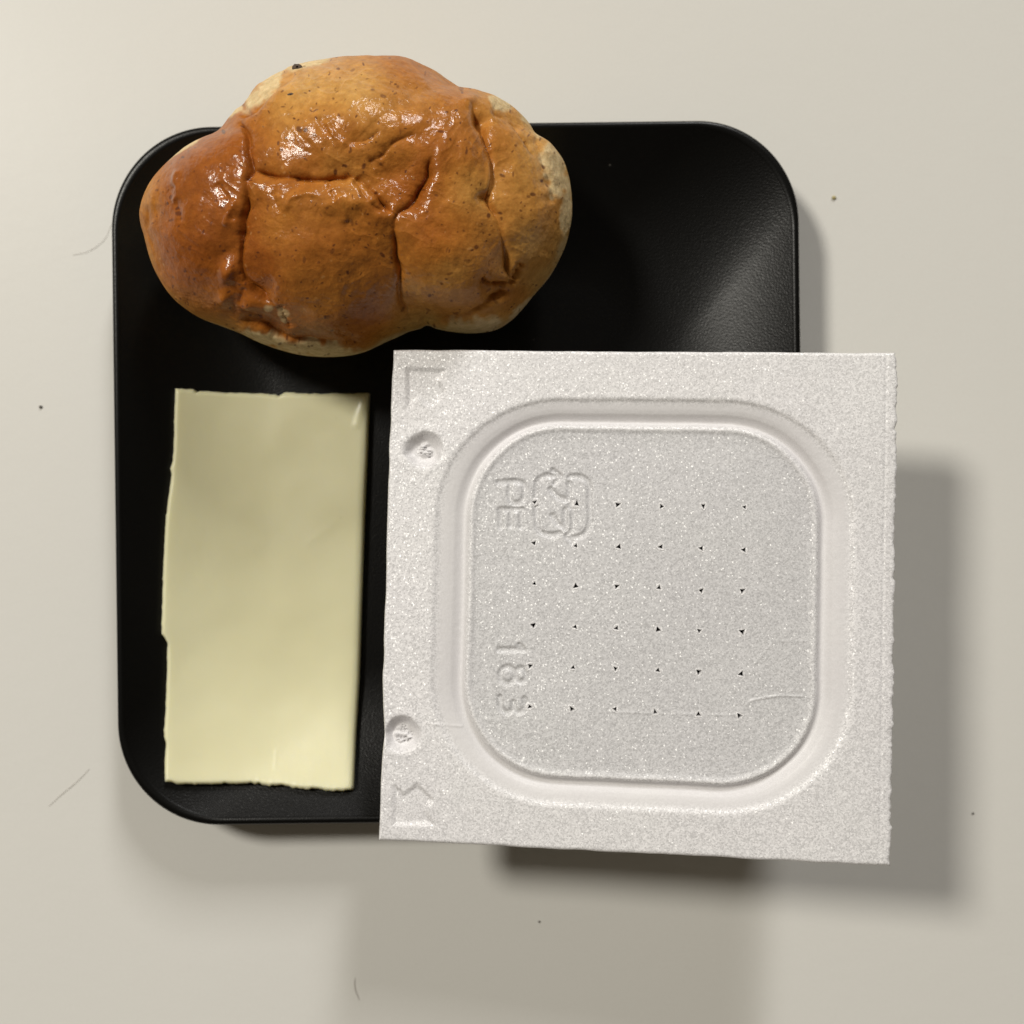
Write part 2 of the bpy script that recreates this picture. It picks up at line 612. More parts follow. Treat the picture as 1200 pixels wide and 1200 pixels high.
    # folds where the rolled dough overlaps: (points, depth, width on the right-hand side, on the left-hand side, step)
    folds = [
        ([(285, 140), (289, 165), (294, 197), (289, 212), (286, 243), (283, 277), (284, 311), (292, 332), (306, 347), (328, 357)], 0.20, 13, 3.2, 0.10),
        ([(293, 196), (318, 206), (347, 209), (381, 210), (400, 209), (415, 207), (434, 222), (452, 243), (464, 255)], 0.22, 10, 3.0, 0.07),
        ([(509, 178), (497, 215), (482, 238), (466, 254), (462, 272), (464, 296), (468, 320), (469, 349), (475, 364), (489, 379)], 0.22, 7, 3.4, 0.04),
        ([(549, 116), (563, 146), (577, 180), (579, 209), (575, 233), (584, 257), (591, 286), (598, 320), (603, 333)], 0.20, 3.4, 8, -0.08),
        ([(603, 332), (586, 333), (572, 331), (562, 322)], 0.17, 3, 4, 0.0),
        ([(602, 334), (607, 322), (612, 308)], 0.16, 3, 4, 0.0),
        ([(492, 387), (520, 377), (545, 367), (572, 354), (600, 339)], 0.20, 4, 7, 0.06),
        ([(276, 372), (300, 383), (325, 393), (352, 399), (391, 401), (425, 402)], 0.20, 4, 7, 0.05),
        ([(280, 141), (299, 133), (317, 114), (330, 101), (347, 88)], 0.09, 4, 4, 0.04),
        ([(628, 158), (636, 180), (641, 205), (650, 240)], 0.08, 4, 4, -0.03),
        ([(172, 238), (173, 262), (180, 292), (192, 322)], 0.06, 4, 4, 0.02),
        ([(287, 336), (284, 352), (288, 366), (304, 378)], 0.08, 3, 5, 0.0),
        ([(328, 356), (335, 368), (341, 384)], 0.08, 3, 4, 0.0),
        ([(572, 130), (590, 140), (612, 160), (630, 185)], 0.06, 4, 5, 0.02),
        ([(382, 208), (388, 222), (396, 236)], 0.05, 2.5, 5, 0.0),
        ([(415, 207), (424, 226), (440, 244), (460, 252)], 0.07, 3, 5, 0.03),
        ([(376, 142), (384, 158), (400, 170), (425, 170), (445, 158)], 0.05, 5, 4, 0.02),
        ([(360, 108), (363, 125), (372, 140)], 0.03, 4, 4, 0.0),
        ([(430, 190), (448, 180), (470, 165), (490, 158)], 0.06, 6, 4, 0.0),
        ([(205, 215), (213, 235), (216, 262)], 0.04, 3, 4, 0.0),
        ([(255, 215), (270, 240), (276, 262)], 0.04, 4, 4, 0.0),
        ([(320, 215), (322, 235), (330, 250)], 0.03, 3, 4, 0.0),
    ]
    crease = np.zeros_like(X)
    for pts, dep, wr, wl, step in folds:
        d, s, t = polydist(wu, wv, pts)
        taper = smoothstep(0, 0.1, t) * (1 - smoothstep(0.9, 1.0, t))
        taper = taper * (0.8 + 0.35 * n3(t * 9 + pts[0][0], t * 0 + pts[0][1]))
        w = np.where(s > 0, wr, wl) * 0.85
        brk = np.clip(0.75 + 0.9 * n2(t * 7 + pts[0][1], t * 0 + pts[0][0]), 0.1, 1.2)
        prof = 0.55 * np.exp(-(d / (1.5 * w)) ** 1.4) + 0.36 * brk * np.exp(-(d / 2.2) ** 1.6)
        D += taper * (-dep * prof + step * np.tanh(s * d / 4.0) * np.exp(-(d / 22.0) ** 2))
        crease = np.maximum(crease, taper * np.exp(-(d / 2.6) ** 2) * min(1, dep / 0.15))
    # ridges that catch the light
    for pts, a, w in (([(523, 140), (516, 180), (508, 212), (497, 243), (476, 268)], 0.035, 9.0), ([(396, 228), (402, 244), (404, 262)], 0.05, 5),
                      ([(384, 145), (392, 163), (410, 176)], 0.05, 4), ([(274, 232), (272, 250), (266, 268)], 0.05, 4),
                      ([(215, 200), (209, 215), (213, 240)], 0.04, 4), ([(578, 180), (573, 214), (576, 236)], 0.04, 5),
                      ([(337, 250), (344, 232), (362, 226), (378, 232)], 0.04, 4), ([(190, 215), (178, 245), (186, 280)], 0.03, 5)):
        d, s, t = polydist(wu, wv, pts)
        D += a * np.exp(-(d / w) ** 2) * smoothstep(0, 0.2, t) * (1 - smoothstep(0.8, 1, t))
    # uneven crust
    D += 0.032 * fbm(n1, U / 48, V / 48, 2) + 0.005 * fbm(n2, U / 18, V / 18, 2) + 0.0020 * fbm(n3, U / 5.5, V / 5.5, 2)
    # thin wrinkles of the glazed skin
    for (ca, sa, lx_, ly_, sd_, am) in ((0.82, 0.57, 38, 14, 3, 0.012), (0.42, -0.91, 34, 13, 8, 0.009), (0.97, 0.26, 16, 7, 15, 0.003)):
        p_, q_ = (wu * ca + wv * sa) / lx_, (-wu * sa + wv * ca) / ly_
        rd = (1 - np.abs(fbm(Noise2(200 + sd_), p_, q_, 2) / 1.3)).clip(0, 1)
        msk = smoothstep(0.35, 0.7, cosp) * smoothstep(0.0, 0.6, Noise2(300 + sd_)(U / 47 + sd_, V / 47))
        D += am * msk * (rd ** 4 - 0.2)
    side = 0.35 + 0.65 * topw
    nx, ny, nz = normals(X, Y, Z)
    flip = np.sign(np.mean(nz[:R1 // 2]))
    nx, ny, nz = nx * flip, ny * flip, nz * flip
    D *= side
    edge = smoothstep(0.55, 0.0, np.abs(cosp))           # keep the outline where the photograph has it
    lat = 1 - 0.75 * edge
    X2, Y2, Z2 = X + nx * D * lat, Y + ny * D * lat, Z + nz * D
    # rests on the plate
    pz = plate_z(X2, Y2) + 0.015
    Z2 = np.where(phi[:, None] > math.pi / 2, np.maximum(Z2, pz), Z2)

    # crust colour: baked brown on top, pale dough towards the base and along torn seams
    n4 = Noise2(31)
    bake = 0.56 + 0.18 * fbm(n4, U / 70, V / 70, 2)
    bake += 0.26 * np.exp(-((U - 240) / 60) ** 2 - ((V - 275) / 85) ** 2)
    bake += 0.20 * np.exp(-((U - 380) / 75) ** 2 - ((V - 300) / 55) ** 2)
    bake += 0.10 * np.exp(-((U - 475) / 40) ** 2 - ((V - 210) / 40) ** 2)
    bake -= 0.26 * np.exp(-((U - 400) / 110) ** 2 - ((V - 110) / 42) ** 2)
    bake -= 0.25 * smoothstep(560, 650, U)
    bake -= 0.10 * np.exp(-((U - 545) / 30) ** 2 - ((V - 230) / 40) ** 2)
    bake -= 0.25 * np.exp(-((U - 180) / 14) ** 2) * 0.6
    bake += 0.10 * crease
    low = smoothstep(0.45, 0.02, cosp + 0.10 * n4(U / 25, V / 25)) * np.ones_like(X)
    bake -= 0.30 * low
    pale = smoothstep(0.06, -0.10, cosp + 0.05 * n4(U / 18 + 7, V / 18)) * np.ones_like(X)

    def blob(x, y, sx, sy, rot=0.0):
        c, s_ = math.cos(math.radians(rot)), math.sin(math.radians(rot))
        a, b_ = (U - x) * c + (V - y) * s_, -(U - x) * s_ + (V - y) * c
        q = np.sqrt((a / sx) ** 2 + (b_ / sy) ** 2) + 0.35 * fbm(n2, U / 9, V / 9, 2)
        return smoothstep(1.25, 0.6, q)

    for bl in ((306, 108, 36, 11, -47), (355, 76, 46, 7, -16), (276, 132, 16, 6, -45), (652, 205, 14, 36, -14), (664, 245, 9, 36, 0), (658, 292, 6, 20, 22), (632, 150, 8, 12, -30), (372, 410, 60, 9, 4),
               (310, 397, 32, 6, 18), (552, 384, 50, 13, -6), (612, 362, 22, 7, -40), (331, 366, 7, 11, -25), (318, 359, 6, 5, 0),
               (585, 122, 14, 8, 20), (618, 142, 12, 5, 45), (215, 176, 28, 4, -30)):
        pale = np.maximum(pale, blob(*bl) * (0.9 if bl[2] > 8 else 0.7))
    stops = np.array([0.0, 0.3, 0.55, 0.8, 1.1])
    cols = np.array([(0.62, 0.385, 0.130), (0.535, 0.258, 0.058), (0.425, 0.160, 0.024), (0.315, 0.092, 0.010), (0.20, 0.049, 0.005)])
    b_ = np.clip(bake, 0, 1.1)
    rgb = np.stack([np.interp(b_, stops, cols[:, i]) for i in range(3)], -1)
    pc = np.array((0.70, 0.55, 0.31))
    rgb = rgb * (1 - pale[..., None]) + pc * pale[..., None]
    # bran specks baked into the crust
    rng = np.random.default_rng(5)
    flat_u, flat_v = U[:R1 + 10].ravel(), V[:R1 + 10].ravel()
    speck = np.zeros(flat_u.shape)
    lite = np.zeros(flat_u.shape)
    bins = {}
    key = (flat_u // 10).astype(int) * 1000 + (flat_v // 10).astype(int)
    order = np.argsort(key, kind='stable')
    ks = key[order]
    for q in range(800):
        su, sv = rng.uniform(165, 668), rng.uniform(68, 416)
        big = rng.random() < 0.12
        L = rng.uniform(2.4, 4.4) if big else rng.uniform(1.0, 2.4)
        Wd = L * rng.uniform(0.3, 0.8)
        a = rng.uniform(0, math.pi)
        amt = rng.uniform(0.55, 1.1)
        for bu in (-1, 0, 1):
            for bv in (-1, 0, 1):
                kk = (int(su // 10) + bu) * 1000 + int(sv // 10) + bv
                i0, i1 = np.searchsorted(ks, kk), np.searchsorted(ks, kk + 1)
                if i0 == i1:
                    continue
                ii = order[i0:i1]
                du, dv = flat_u[ii] - su, flat_v[ii] - sv
                p, r = du * math.cos(a) + dv * math.sin(a), -du * math.sin(a) + dv * math.cos(a)
                g = smoothstep(1.3, 0.6, np.sqrt((p / L) ** 2 + (r / Wd) ** 2 + 1e-9)) * amt
                if q % 7 == 0:
                    lite[ii] = np.maximum(lite[ii], g)
                else:
                    speck[ii] = np.maximum(speck[ii], g)
    sp = np.zeros(U.shape)
    li = np.zeros(U.shape)
    sp[:R1 + 10] = speck.reshape(R1 + 10, T)
    li[:R1 + 10] = lite.reshape(R1 + 10, T)
    rgb = rgb * (1 - 0.8 * sp[..., None]) + np.array((0.095, 0.026, 0.010)) * 0.8 * sp[..., None]
    rgb = rgb * (1 - 0.35 * li[..., None]) + np.array((0.62, 0.34, 0.13)) * 0.35 * li[..., None]
    gloss = np.clip((1 - 0.9 * pale) * (1 - 0.85 * smoothstep(0.72, 0.30, cosp)) * (0.75 + 0.35 * n4(U / 30 + 3, V / 30)), 0, 1) * (1 - 0.5 * crease)

    R = len(phi)
    VV = np.stack([X2, Y2, Z2], -1).reshape(-1, 3)
    Q = grid_quads(R, T, wrap=True)
    k0 = len(VV)
    VV = np.vstack([VV, VV[:T].mean(0), VV[(R - 1) * T:].mean(0)])
    j = np.arange(T)
    jn = (j + 1) % T
    TR = np.concatenate([np.c_[jn, j, np.full(T, k0)], np.c_[(R - 1) * T + j, (R - 1) * T + jn, np.full(T, k0 + 1)]])
    me = mesh_np("bread_roll", VV, Q, TR)
    rgb = np.vstack([rgb.reshape(-1, 3), rgb[0].mean(0), pc])
    attr_col(me, "crust", rgb)
    attr(me, "gloss", np.concatenate([gloss.ravel(), [gloss[0].mean(), 0.0]]))
    o = obj("bread_roll", me, M_BREAD)
    tag(o, "glossy golden brown bread roll with deep folds and bran specks on the plate's far edge", "bread roll")

    # two dark flakes of bran sitting on the crust
    Mfl = mat_plain("bran_flake", (0.075, 0.050, 0.034), 0.8)
    for (u, v, s, lift) in ((349, 79.5, 0.075, 0.02), (341, 111, 0.045, -0.015)):
        q = np.argmin((((600 + F * X2 / (HC - Z2)) - u) ** 2 + ((600 - F * Y2 / (HC - Z2)) - v) ** 2).ravel()[:R1 * T])
        c = VV[q]
        pts, F3 = [], []
        rg = np.random.default_rng(int(u))
        m_, n_ = 7, 9
        for a in range(m_):
            for b2 in range(n_):
                ph, t = math.pi * (a + 0.5) / m_, 2 * math.pi * b2 / n_
                k2 = s * rg.uniform(0.75, 1.2)
                pts.append((c[0] + 1.3 * k2 * math.sin(ph) * math.cos(t), c[1] + 0.9 * k2 * math.sin(ph) * math.sin(t), c[2] + lift + 0.45 * k2 * math.cos(ph)))
        obj("bran_flake", mesh_np("bran_flake", pts, grid_quads(m_, n_, wrap=True), [(0, b2, b2 + 1) for b2 in range(1, n_ - 1)]), Mfl, o)


bread()


# ------------------------------------------------------------------ cheese slice
def cheese():
    rng = np.random.default_rng(9)
    NU, NV = 150, 280
    left = np.array([(204, 455), (203, 490), (202, 526), (201, 540), (198, 549), (200, 556), (196, 585), (193, 613), (190, 660), (189, 705), (188, 743),
                     (192, 748), (195, 755), (194.5, 768), (195, 778), (194, 800), (193, 829), (191.5, 850), (191, 864), (193, 870), (192, 895), (192, 917)], float)
    right = np.array([(432, 460), (430, 520), (426, 613), (423, 700), (420, 797), (416, 860), (413, 927)], float)
    top = np.array([(204, 455), (226, 456), (229, 460), (234, 458), (262, 460), (300, 461), (322, 462), (326, 464), (333, 460), (370, 461), (410, 461), (432, 460)], float)
    bot = np.array([(192, 917), (200, 917), (206, 920), (230, 920), (262, 919), (303, 919), (310, 922), (330, 921), (345, 925), (372, 925), (380, 928), (413, 927)], float)
    u, v = np.linspace(0, 1, NU), np.linspace(0, 1, NV)

    def along_y(c):
        y = c[0, 1] + (c[-1, 1] - c[0, 1]) * v
        return np.interp(y, c[:, 1], c[:, 0]), y

    def along_x(c):
        x = c[0, 0] + (c[-1, 0] - c[0, 0]) * u
        return x, np.interp(x, c[:, 0], c[:, 1])

    def rough(n, amp, k):
        r = rng.normal(0, 1, n)
        r = np.convolve(r, np.ones(k) / k, 'same')
        spike = (rng.random(n) < 0.06) * rng.uniform(0.5, 2.2, n)
        return amp * (r * 1.6 + np.convolve(spike, [0.5, 1, 0.5], 'same'))
    lx, ly = along_y(left)
    rx, ry = along_y(right)
    tx, ty = along_x(top)
    bx, by = along_x(bot)
    win_v, win_u = np.sin(math.pi * v) ** 0.3, np.sin(math.pi * u) ** 0.3
    rl, rt, rb = rough(NV, 0.28, 4) * win_v, rough(NU, 0.35, 4) * win_u, rough(NU, 0.6, 3) * win_u
    ks = np.ones(15) / 15
    sm = lambda c: np.convolve(np.pad(c, 7, mode='edge'), ks, 'valid')
    lxs, tys, bys = sm(lx), sm(ty), sm(by)
    lxs[0], lxs[-1], tys[0], tys[-1], bys[0], bys[-1] = lx[0], lx[-1], ty[0], ty[-1], by[0], by[-1]
    rl, rt, rb = lx - lxs - rl, ty - tys - rt, by - bys + rb
    lx, ty, by = lxs, tys, bys
    Uu, Vv = np.meshgrid(u, v)
    PXs = (1 - Uu) * lx[:, None] + Uu * rx[:, None] + (1 - Vv) * tx[None] + Vv * bx[None] - (
        (1 - Uu) * (1 - Vv) * lx[0] + Uu * (1 - Vv) * rx[0] + (1 - Uu) * Vv * lx[-1] + Uu * Vv * rx[-1])
    PYs = (1 - Uu) * ly[:, None] + Uu * ry[:, None] + (1 - Vv) * ty[None] + Vv * by[None] - (
        (1 - Uu) * (1 - Vv) * ly[0] + Uu * (1 - Vv) * ry[0] + (1 - Uu) * Vv * ly[-1] + Uu * Vv * ry[-1])
    # ragged only along the edges
    PXs = PXs + rl[:, None] * np.exp(-Uu * 45)
    PYs = PYs + rt[None] * np.exp(-Vv * 80) + rb[None] * np.exp(-(1 - Vv) * 80)
    Z = np.full(PXs.shape, 0.8)
    TH = 0.26
    for _ in range(6):
        X, Y = (PXs - 600) * (HC - Z) / F, (600 - PYs) * (HC - Z) / F
        Z = plate_z(X, Y) + TH
    nz = Noise2(77)
    # soft slice: it bends with the plate but bridges the tightest curves
    for _ in range(40):
        Zp = np.pad(Z, 1, mode='edge')
        Z = 0.5 * Z + 0.125 * (Zp[:-2, 1:-1] + Zp[2:, 1:-1] + Zp[1:-1, :-2] + Zp[1:-1, 2:])
    Z = np.maximum(Z, plate_z(X, Y) + TH * 0.9)
    Z += 0.012 * fbm(nz, X * 0.9, Y * 0.9, 2)
    Z += 0.005 * np.exp(-(polydist(PXs, PYs, [(362, 635), (378, 624), (392, 612)])[0] / 6) ** 2)
    Z += 0.003 * np.exp(-(polydist(PXs, PYs, [(322, 900), (324, 880)])[0] / 2) ** 2)
    Z += 0.022 * np.exp(-(polydist(PXs, PYs, [(426, 474), (421, 486), (418, 498)])[0] / 4) ** 2)
    # eased edges; the folded right edge is rounder
    dl = np.minimum(Uu * 3.9, np.minimum(Vv, 1 - Vv) * 8.0)
    dr = (1 - Uu) * 3.9
    Z -= 0.05 * (1 - smoothstep(0, 0.09, dl)) ** 2 + 0.11 * (1 - np.sqrt(np.clip(1 - (1 - np.clip(dr / 0.16, 0, 1)) ** 2, 0, 1)))
    Vt = np.stack([X, Y, Z], -1).reshape(-1, 3)
    bottom = np.stack([X, Y, np.minimum(plate_z(X, Y) + 0.012, Z - 0.05)], -1).reshape(-1, 3)
    n = len(Vt)
    q = grid_quads(NV, NU)
    q2 = q[:, ::-1] + n
    ring = np.concatenate([np.arange(NU), NU * np.arange(1, NV) + NU - 1, (NV - 1) * NU + np.arange(NU - 2, -1, -1), NU * np.arange(NV - 2, 0, -1)])
    rn = np.roll(ring, -1)
    side = np.c_[ring, ring + n, rn + n, rn]
    me = mesh_np("cheese_slice", np.vstack([Vt, bottom]), np.vstack([q[:, ::-1], q2[:, ::-1], side[:, ::-1]]))
    o = obj("cheese_slice", me, M_CHEESE)
    tag(o, "pale yellow rectangular slice of cheese with ragged edges lying left on the black plate", "cheese")


cheese()

# ------------------------------------------------------------------ foam container
LA, LB = 9.0, 8.914
LT = Vector((2.173, -1.568, 3.661))
RX, RY, RZ = -0.035, -0.099, -0.021
RX, RY, RZ = math.radians(-2.0), math.radians(-5.66), math.radians(-1.2)
LM = Matrix.Rotation(RZ, 4, 'Z') @ Matrix.Rotation(RY, 4, 'Y') @ Matrix.Rotation(RX, 4, 'X')
LM.translation = LT
LI = LM.inverted()


def lid_uv(px, py):
    """photo pixel -> point in the plane of the lid (cm, lid's own axes)"""
    o = LI @ Vector((0, 0, HC))
    d = (LI.to_3x3() @ Vector(((px - 600) / F, (600 - py) / F, -1)))
    t = -o.z / d.z
    p = o + d * t
    return (p.x, p.y)


def box_sd(X, Y, hx, hy, r):
    qx, qy = np.abs(X) - hx + r, np.abs(Y) - hy + r
    return np.hypot(np.maximum(qx, 0), np.maximum(qy, 0)) + np.minimum(np.maximum(qx, qy), 0) - r


def poly_sd(X, Y, pts):
    d = polydist(X, Y, list(pts) + [pts[0]], curve=False)[0]
    ins = np.zeros(X.shape, bool)
    n = len(pts)
    for i in range(n):
        (ax, ay), (bx, by) = pts[i], pts[(i + 1) % n]
        c = ((ay > Y) != (by > Y)) & (X < (bx - ax) * (Y - ay) / (by - ay + 1e-12) + ax)
        ins ^= c
    return np.where(ins, -d, d)


def container():
    root = bpy.data.objects.new("foam_container", None)
    root.empty_display_size = 0.02
    COL.objects.link(root)
    tag(root, "closed square white foam food container propped on the plate's corner", "container")
    root.matrix_world = Matrix.Scale(1, 4)
    M = LM.copy()
    M.translation = LT * CM
    root.matrix_world = M
    n1, n2, n3 = Noise2(101), Noise2(102), Noise2(103)
    NG = 700
    g = np.linspace(-1, 1, NG)
    A, B = np.meshgrid(g, g)                 # rows follow v
    X, Y = A * LA / 2, B * LB / 2
    # edges are not ruler straight; the right one was snapped off a hinge and is ragged
    rag = 0.020 * fbm(n1, Y[:, 0] * 9, Y[:, 0] * 0, 2) + 0.016 * np.abs(n2(Y[:, 0] * 3.2, Y[:, 0] * 0 + 3))
    rag = rag + 0.025 * smoothstep(-3.6, -4.4, Y[:, 0]) * n1(Y[:, 0] * 5, Y[:, 0] * 0 + 8)
    rag -= 0.05 * np.exp(-((Y[:, 0] - 4.42) / 0.06) ** 2)
    lef = 0.014 * n3(Y[:, 0] * 0.8, Y[:, 0] * 0) + 0.010 * n3(Y[:, 0] * 2.6, Y[:, 0] * 0 + 2)
    d2 = lid_uv(470, 860)
    lef = lef + 0.035 * np.exp(-((Y[:, 0] - d2[1]) / 0.35) ** 2)
    wx = smoothstep(0.9, 1.0, A) * rag[:, None] + smoothstep(-0.9, -1.0, A) * lef[:, None]
    topw = 0.006 * fbm(n2, X[0] * 1.5, X[0] * 0 + 5, 2)
    botw = 0.010 * fbm(n3, X[0] * 1.8, X[0] * 0 + 6, 2)
    wy = smoothstep(0.9, 1.0, B) * topw[None] + smoothstep(-0.9, -1.0, B) * botw[None]
    X, Y = X + wx, Y + wy
    c0 = lid_uv(749.5, 706.5)
    Xc, Yc = X - c0[0], Y - c0[1]
    Z = np.zeros_like(X)
    # groove round the raised panel
    sd = box_sd(Xc + 0.006 * n1(X * 2, Y * 2), Yc + 0.006 * n2(X * 2, Y * 2), 3.11, 3.17, 1.68)
    # the channel is narrower along the upper and lower sides
    qx_, qy_ = np.maximum(np.abs(Xc) - 3.11 + 1.68, 1e-6), np.maximum(np.abs(Yc) - 3.17 + 1.68, 1e-6)
    sd = np.where(sd > 0, sd * (1 + 0.28 * qy_ ** 2 / (qx_ ** 2 + qy_ ** 2)), sd)
    pd = np.array([-9.0, -1.2, -0.28, -0.14, -0.085, -0.055, -0.03, 0.015, 0.055, 0.09, 0.13, 0.19, 0.26, 0.36, 0.50, 0.555, 0.60, 0.65, 20])
    pz = np.array([-0.10, -0.095, -0.088, -0.080, -0.060, -0.052, -0.060, -0.120, -0.178, -0.196, -0.188, -0.148, -0.098, -0.070, -0.046, -0.034, -0.008, 0, 0])
    ss = np.linspace(-9, 12, 8400)
    zz = np.interp(ss, pd, pz)
    kk = np.exp(-0.5 * (np.arange(-40, 41) / 8.0) ** 2)
    kk /= kk.sum()
    zz = np.convolve(np.pad(zz, 40, mode='edge'), kk, 'valid')
    Z += np.interp(sd, ss, zz)
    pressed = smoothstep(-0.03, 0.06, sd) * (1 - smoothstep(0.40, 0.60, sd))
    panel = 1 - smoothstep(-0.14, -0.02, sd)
    # hinge score along the right, and worn crest along the edge
    xr = lid_uv(1035, 700)[0]
    Z -= 0.010 * np.exp(-((X - xr) / 0.025) ** 2)
    # closing buttons: thumb-pressed dimples with crumpled middles
    for (px_, py_, r, dep) in ((497, 528, 0.36, 0.17), (471, 861, 0.36, 0.19)):
        qx, qy = lid_uv(px_, py_)
        d = np.hypot((X - qx), (Y - qy) * 0.98) / r
        d = d + 0.10 * n1(X * 3.1, Y * 3.1) + 0.05 * n3(X * 7, Y * 7) - 0.10 * smoothstep(0.05, 0.5, qx - X)
        Z -= dep * (1 - smoothstep(0.40, 1.0, d))
        Z += 0.006 * np.exp(-((d - 1.1) / 0.2) ** 2)
        mid = 1 - smoothstep(0.25, 0.55, d)
        Z += mid * (0.045 * n2(X * 11, Y * 16 + px_) + 0.03)
        ridge = np.maximum(0, 1 - np.abs(n3(X * 14 + px_, Y * 26)) * 7.0)
        Z -= mid * 0.11 * ridge * (n1(X * 9 + 4, Y * 9) > -0.15)
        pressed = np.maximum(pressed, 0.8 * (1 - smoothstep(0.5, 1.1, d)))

    # marks and letters pressed into the foam
    def uv(pts):
        return [lid_uv(*p) for p in pts]

    for poly in ([(477, 432), (521, 434), (513, 446), (522, 460), (505, 477), (490, 466), (477, 479)],
                 [(462, 921), (474, 930), (489, 919), (507, 937), (499, 950), (507, 966), (461, 966)]):
        s = poly_sd(X, Y, uv(poly))
        Z -= 0.036 * (1 - smoothstep(-0.06, 0.05, s))
    strokes = []
    strokes += [[(584, 565), (611, 565), (613, 583), (605, 590), (597, 584), (597, 566)]]                 # P
    strokes += [[(585, 597), (611, 597)], [(586, 597), (586, 617)], [(598, 597), (598, 616)], [(610, 597), (610, 617)]]   # E
    strokes += [[(655, 558), (640, 557), (631, 562), (628, 572), (628, 596), (629, 614), (634, 624), (646, 627), (655, 625)],
                [(668, 558), (682, 559), (690, 568), (691, 592), (691, 612), (686, 624), (674, 630), (664, 628)],
                [(648, 551), (656, 558), (650, 566)], [(672, 636), (664, 628), (671, 620)]]                # recycling frame of two arrows

    def glyph(parts, ox, oy, w):
        # upright unit strokes turned a quarter clockwise, as the mark lies in the photograph
        for st in parts:
            strokes.append([(ox + (y - 0.5) * w, oy + (x - 0.5) * w) for x, y in st])
    ring = [(1.08 + 0.14 * math.cos(a), 1.08 + 0.14 * math.sin(a)) for a in np.linspace(0, 2 * math.pi, 9)]
    glyph([[(0.0, 0.9), (0.86, 0.9), (0.7, 0.4), (0.3, 0.0)], ring], 657, 578, 24)                        # pu
    glyph([[(0.15, 1.0), (0.85, 1.0)], [(0.05, 0.62), (0.95, 0.62), (0.75, 0.25), (0.35, 0.0)]], 659, 608, 24)   # ra
    strokes += [[(584, 762), (613, 762), (608, 757)]]                                                     # 1
    for (ex, ey, er, es) in ((594, 792, 8.5, 9.5), (610, 792, 6.5, 8)):                                   # 8
        strokes.append([(ex + er * math.cos(a), ey + es * math.sin(a)) for a in np.linspace(0, 2 * math.pi, 13)])
    strokes += [[(585, 818), (586, 830), (593, 836), (600, 832), (601, 824)], [(601, 826), (604, 834), (610, 835), (615, 829), (614, 820)]]   # 3
    em = np.zeros_like(X)
    for st in strokes:
        p = uv(st)
        xs, ys = [a for a, _ in p], [b for _, b in p]
        sel = (X > min(xs) - 0.3) & (X < max(xs) + 0.3) & (Y > min(ys) - 0.3) & (Y < max(ys) + 0.3)
        d = polydist(X[sel], Y[sel], p, curve=len(p) > 4)[0]
        em[sel] = np.maximum(em[sel], 1 - smoothstep(0.012, 0.080, d))
    Z -= 0.026 * em
    # hairline stress marks
    for pts, a in (([(869, 838), (878, 824), (895, 819), (918, 816), (941, 817)], 0.014), ([(690, 835), (740, 836), (800, 838), (866, 839)], 0.006),
                   ([(884, 780), (905, 755)], 0.007), ([(918, 752), (948, 752)], 0.008), ([(500, 848), (540, 852)], 0.012), ([(560, 650), (545, 652)], 0.006)):
        d = polydist(X, Y, uv(pts))[0]
        Z += 1.1 * a * np.exp(-(d / 0.022) ** 2) * (0.6 + 0.5 * n2(X * 6, Y * 6))
    # foam is never dead flat
    flat = 1 - 0.8 * pressed
    Z += 0.020 * fbm(n1, X * 0.35, Y * 0.35, 2) + 0.0012 * n3(X * 22, Y * 22) * flat
    # eased outer edge
    de = np.minimum(np.minimum(LA / 2 - np.abs(A) * LA / 2, LB / 2 - np.abs(B) * LB / 2), 1)
    Z -= 0.05 * (1 - np.sqrt(np.clip(1 - (1 - np.clip(de / 0.07, 0, 1)) ** 2, 0, 1)))
    Z -= 0.012 * (1 - smoothstep(0, 0.25, LA / 2 - X)) * (0.5 + 0.5 * n1(Y * 4, Y * 0))

    # air holes
    tl, tr, bl, br = (627, 589), (873, 595), (621, 829), (868, 840)
    rng = random.Random(4)
    holes = []
    for r in range(6):
        for c in range(6):
            s, t = c / 5, r / 5
            hx = (1 - s) * (1 - t) * tl[0] + s * (1 - t) * tr[0] + (1 - s) * t * bl[0] + s * t * br[0] + rng.uniform(-1.2, 1.2)
            hy = (1 - s) * (1 - t) * tl[1] + s * (1 - t) * tr[1] + (1 - s) * t * bl[1] + s * t * br[1] + rng.uniform(-1.2, 1.2)
            holes.append(lid_uv(hx, hy))
    keep = np.ones((NG - 1, NG - 1), bool)
    Xm, Ym = (X[:-1, :-1] + X[1:, 1:]) / 2, (Y[:-1, :-1] + Y[1:, 1:]) / 2
    hz = []
    for (hx, hy) in holes:
        i, j_ = int(np.argmin(np.abs(Y[:, NG // 2] - hy))), int(np.argmin(np.abs(X[NG // 2] - hx)))
        sl = (slice(i - 10, i + 10), slice(j_ - 10, j_ + 10))
        hz.append(float(np.median(Z[sl])))
        keep[sl] &= np.hypot(Xm[sl] - hx, Ym[sl] - hy) > 0.058
    V = [np.stack([X, Y, Z], -1).reshape(-1, 3)]
    q = grid_quads(NG, NG)[keep.ravel()]
    ringi = np.concatenate([np.arange(NG), NG * np.arange(1, NG) + NG - 1, (NG - 1) * NG + np.arange(NG - 2, -1, -1), NG * np.arange(NG - 2, 0, -1)])
    m = len(ringi)
    top_ring = V[0][ringi]
    quads = [q]
    base = ringi
    n = len(V[0])
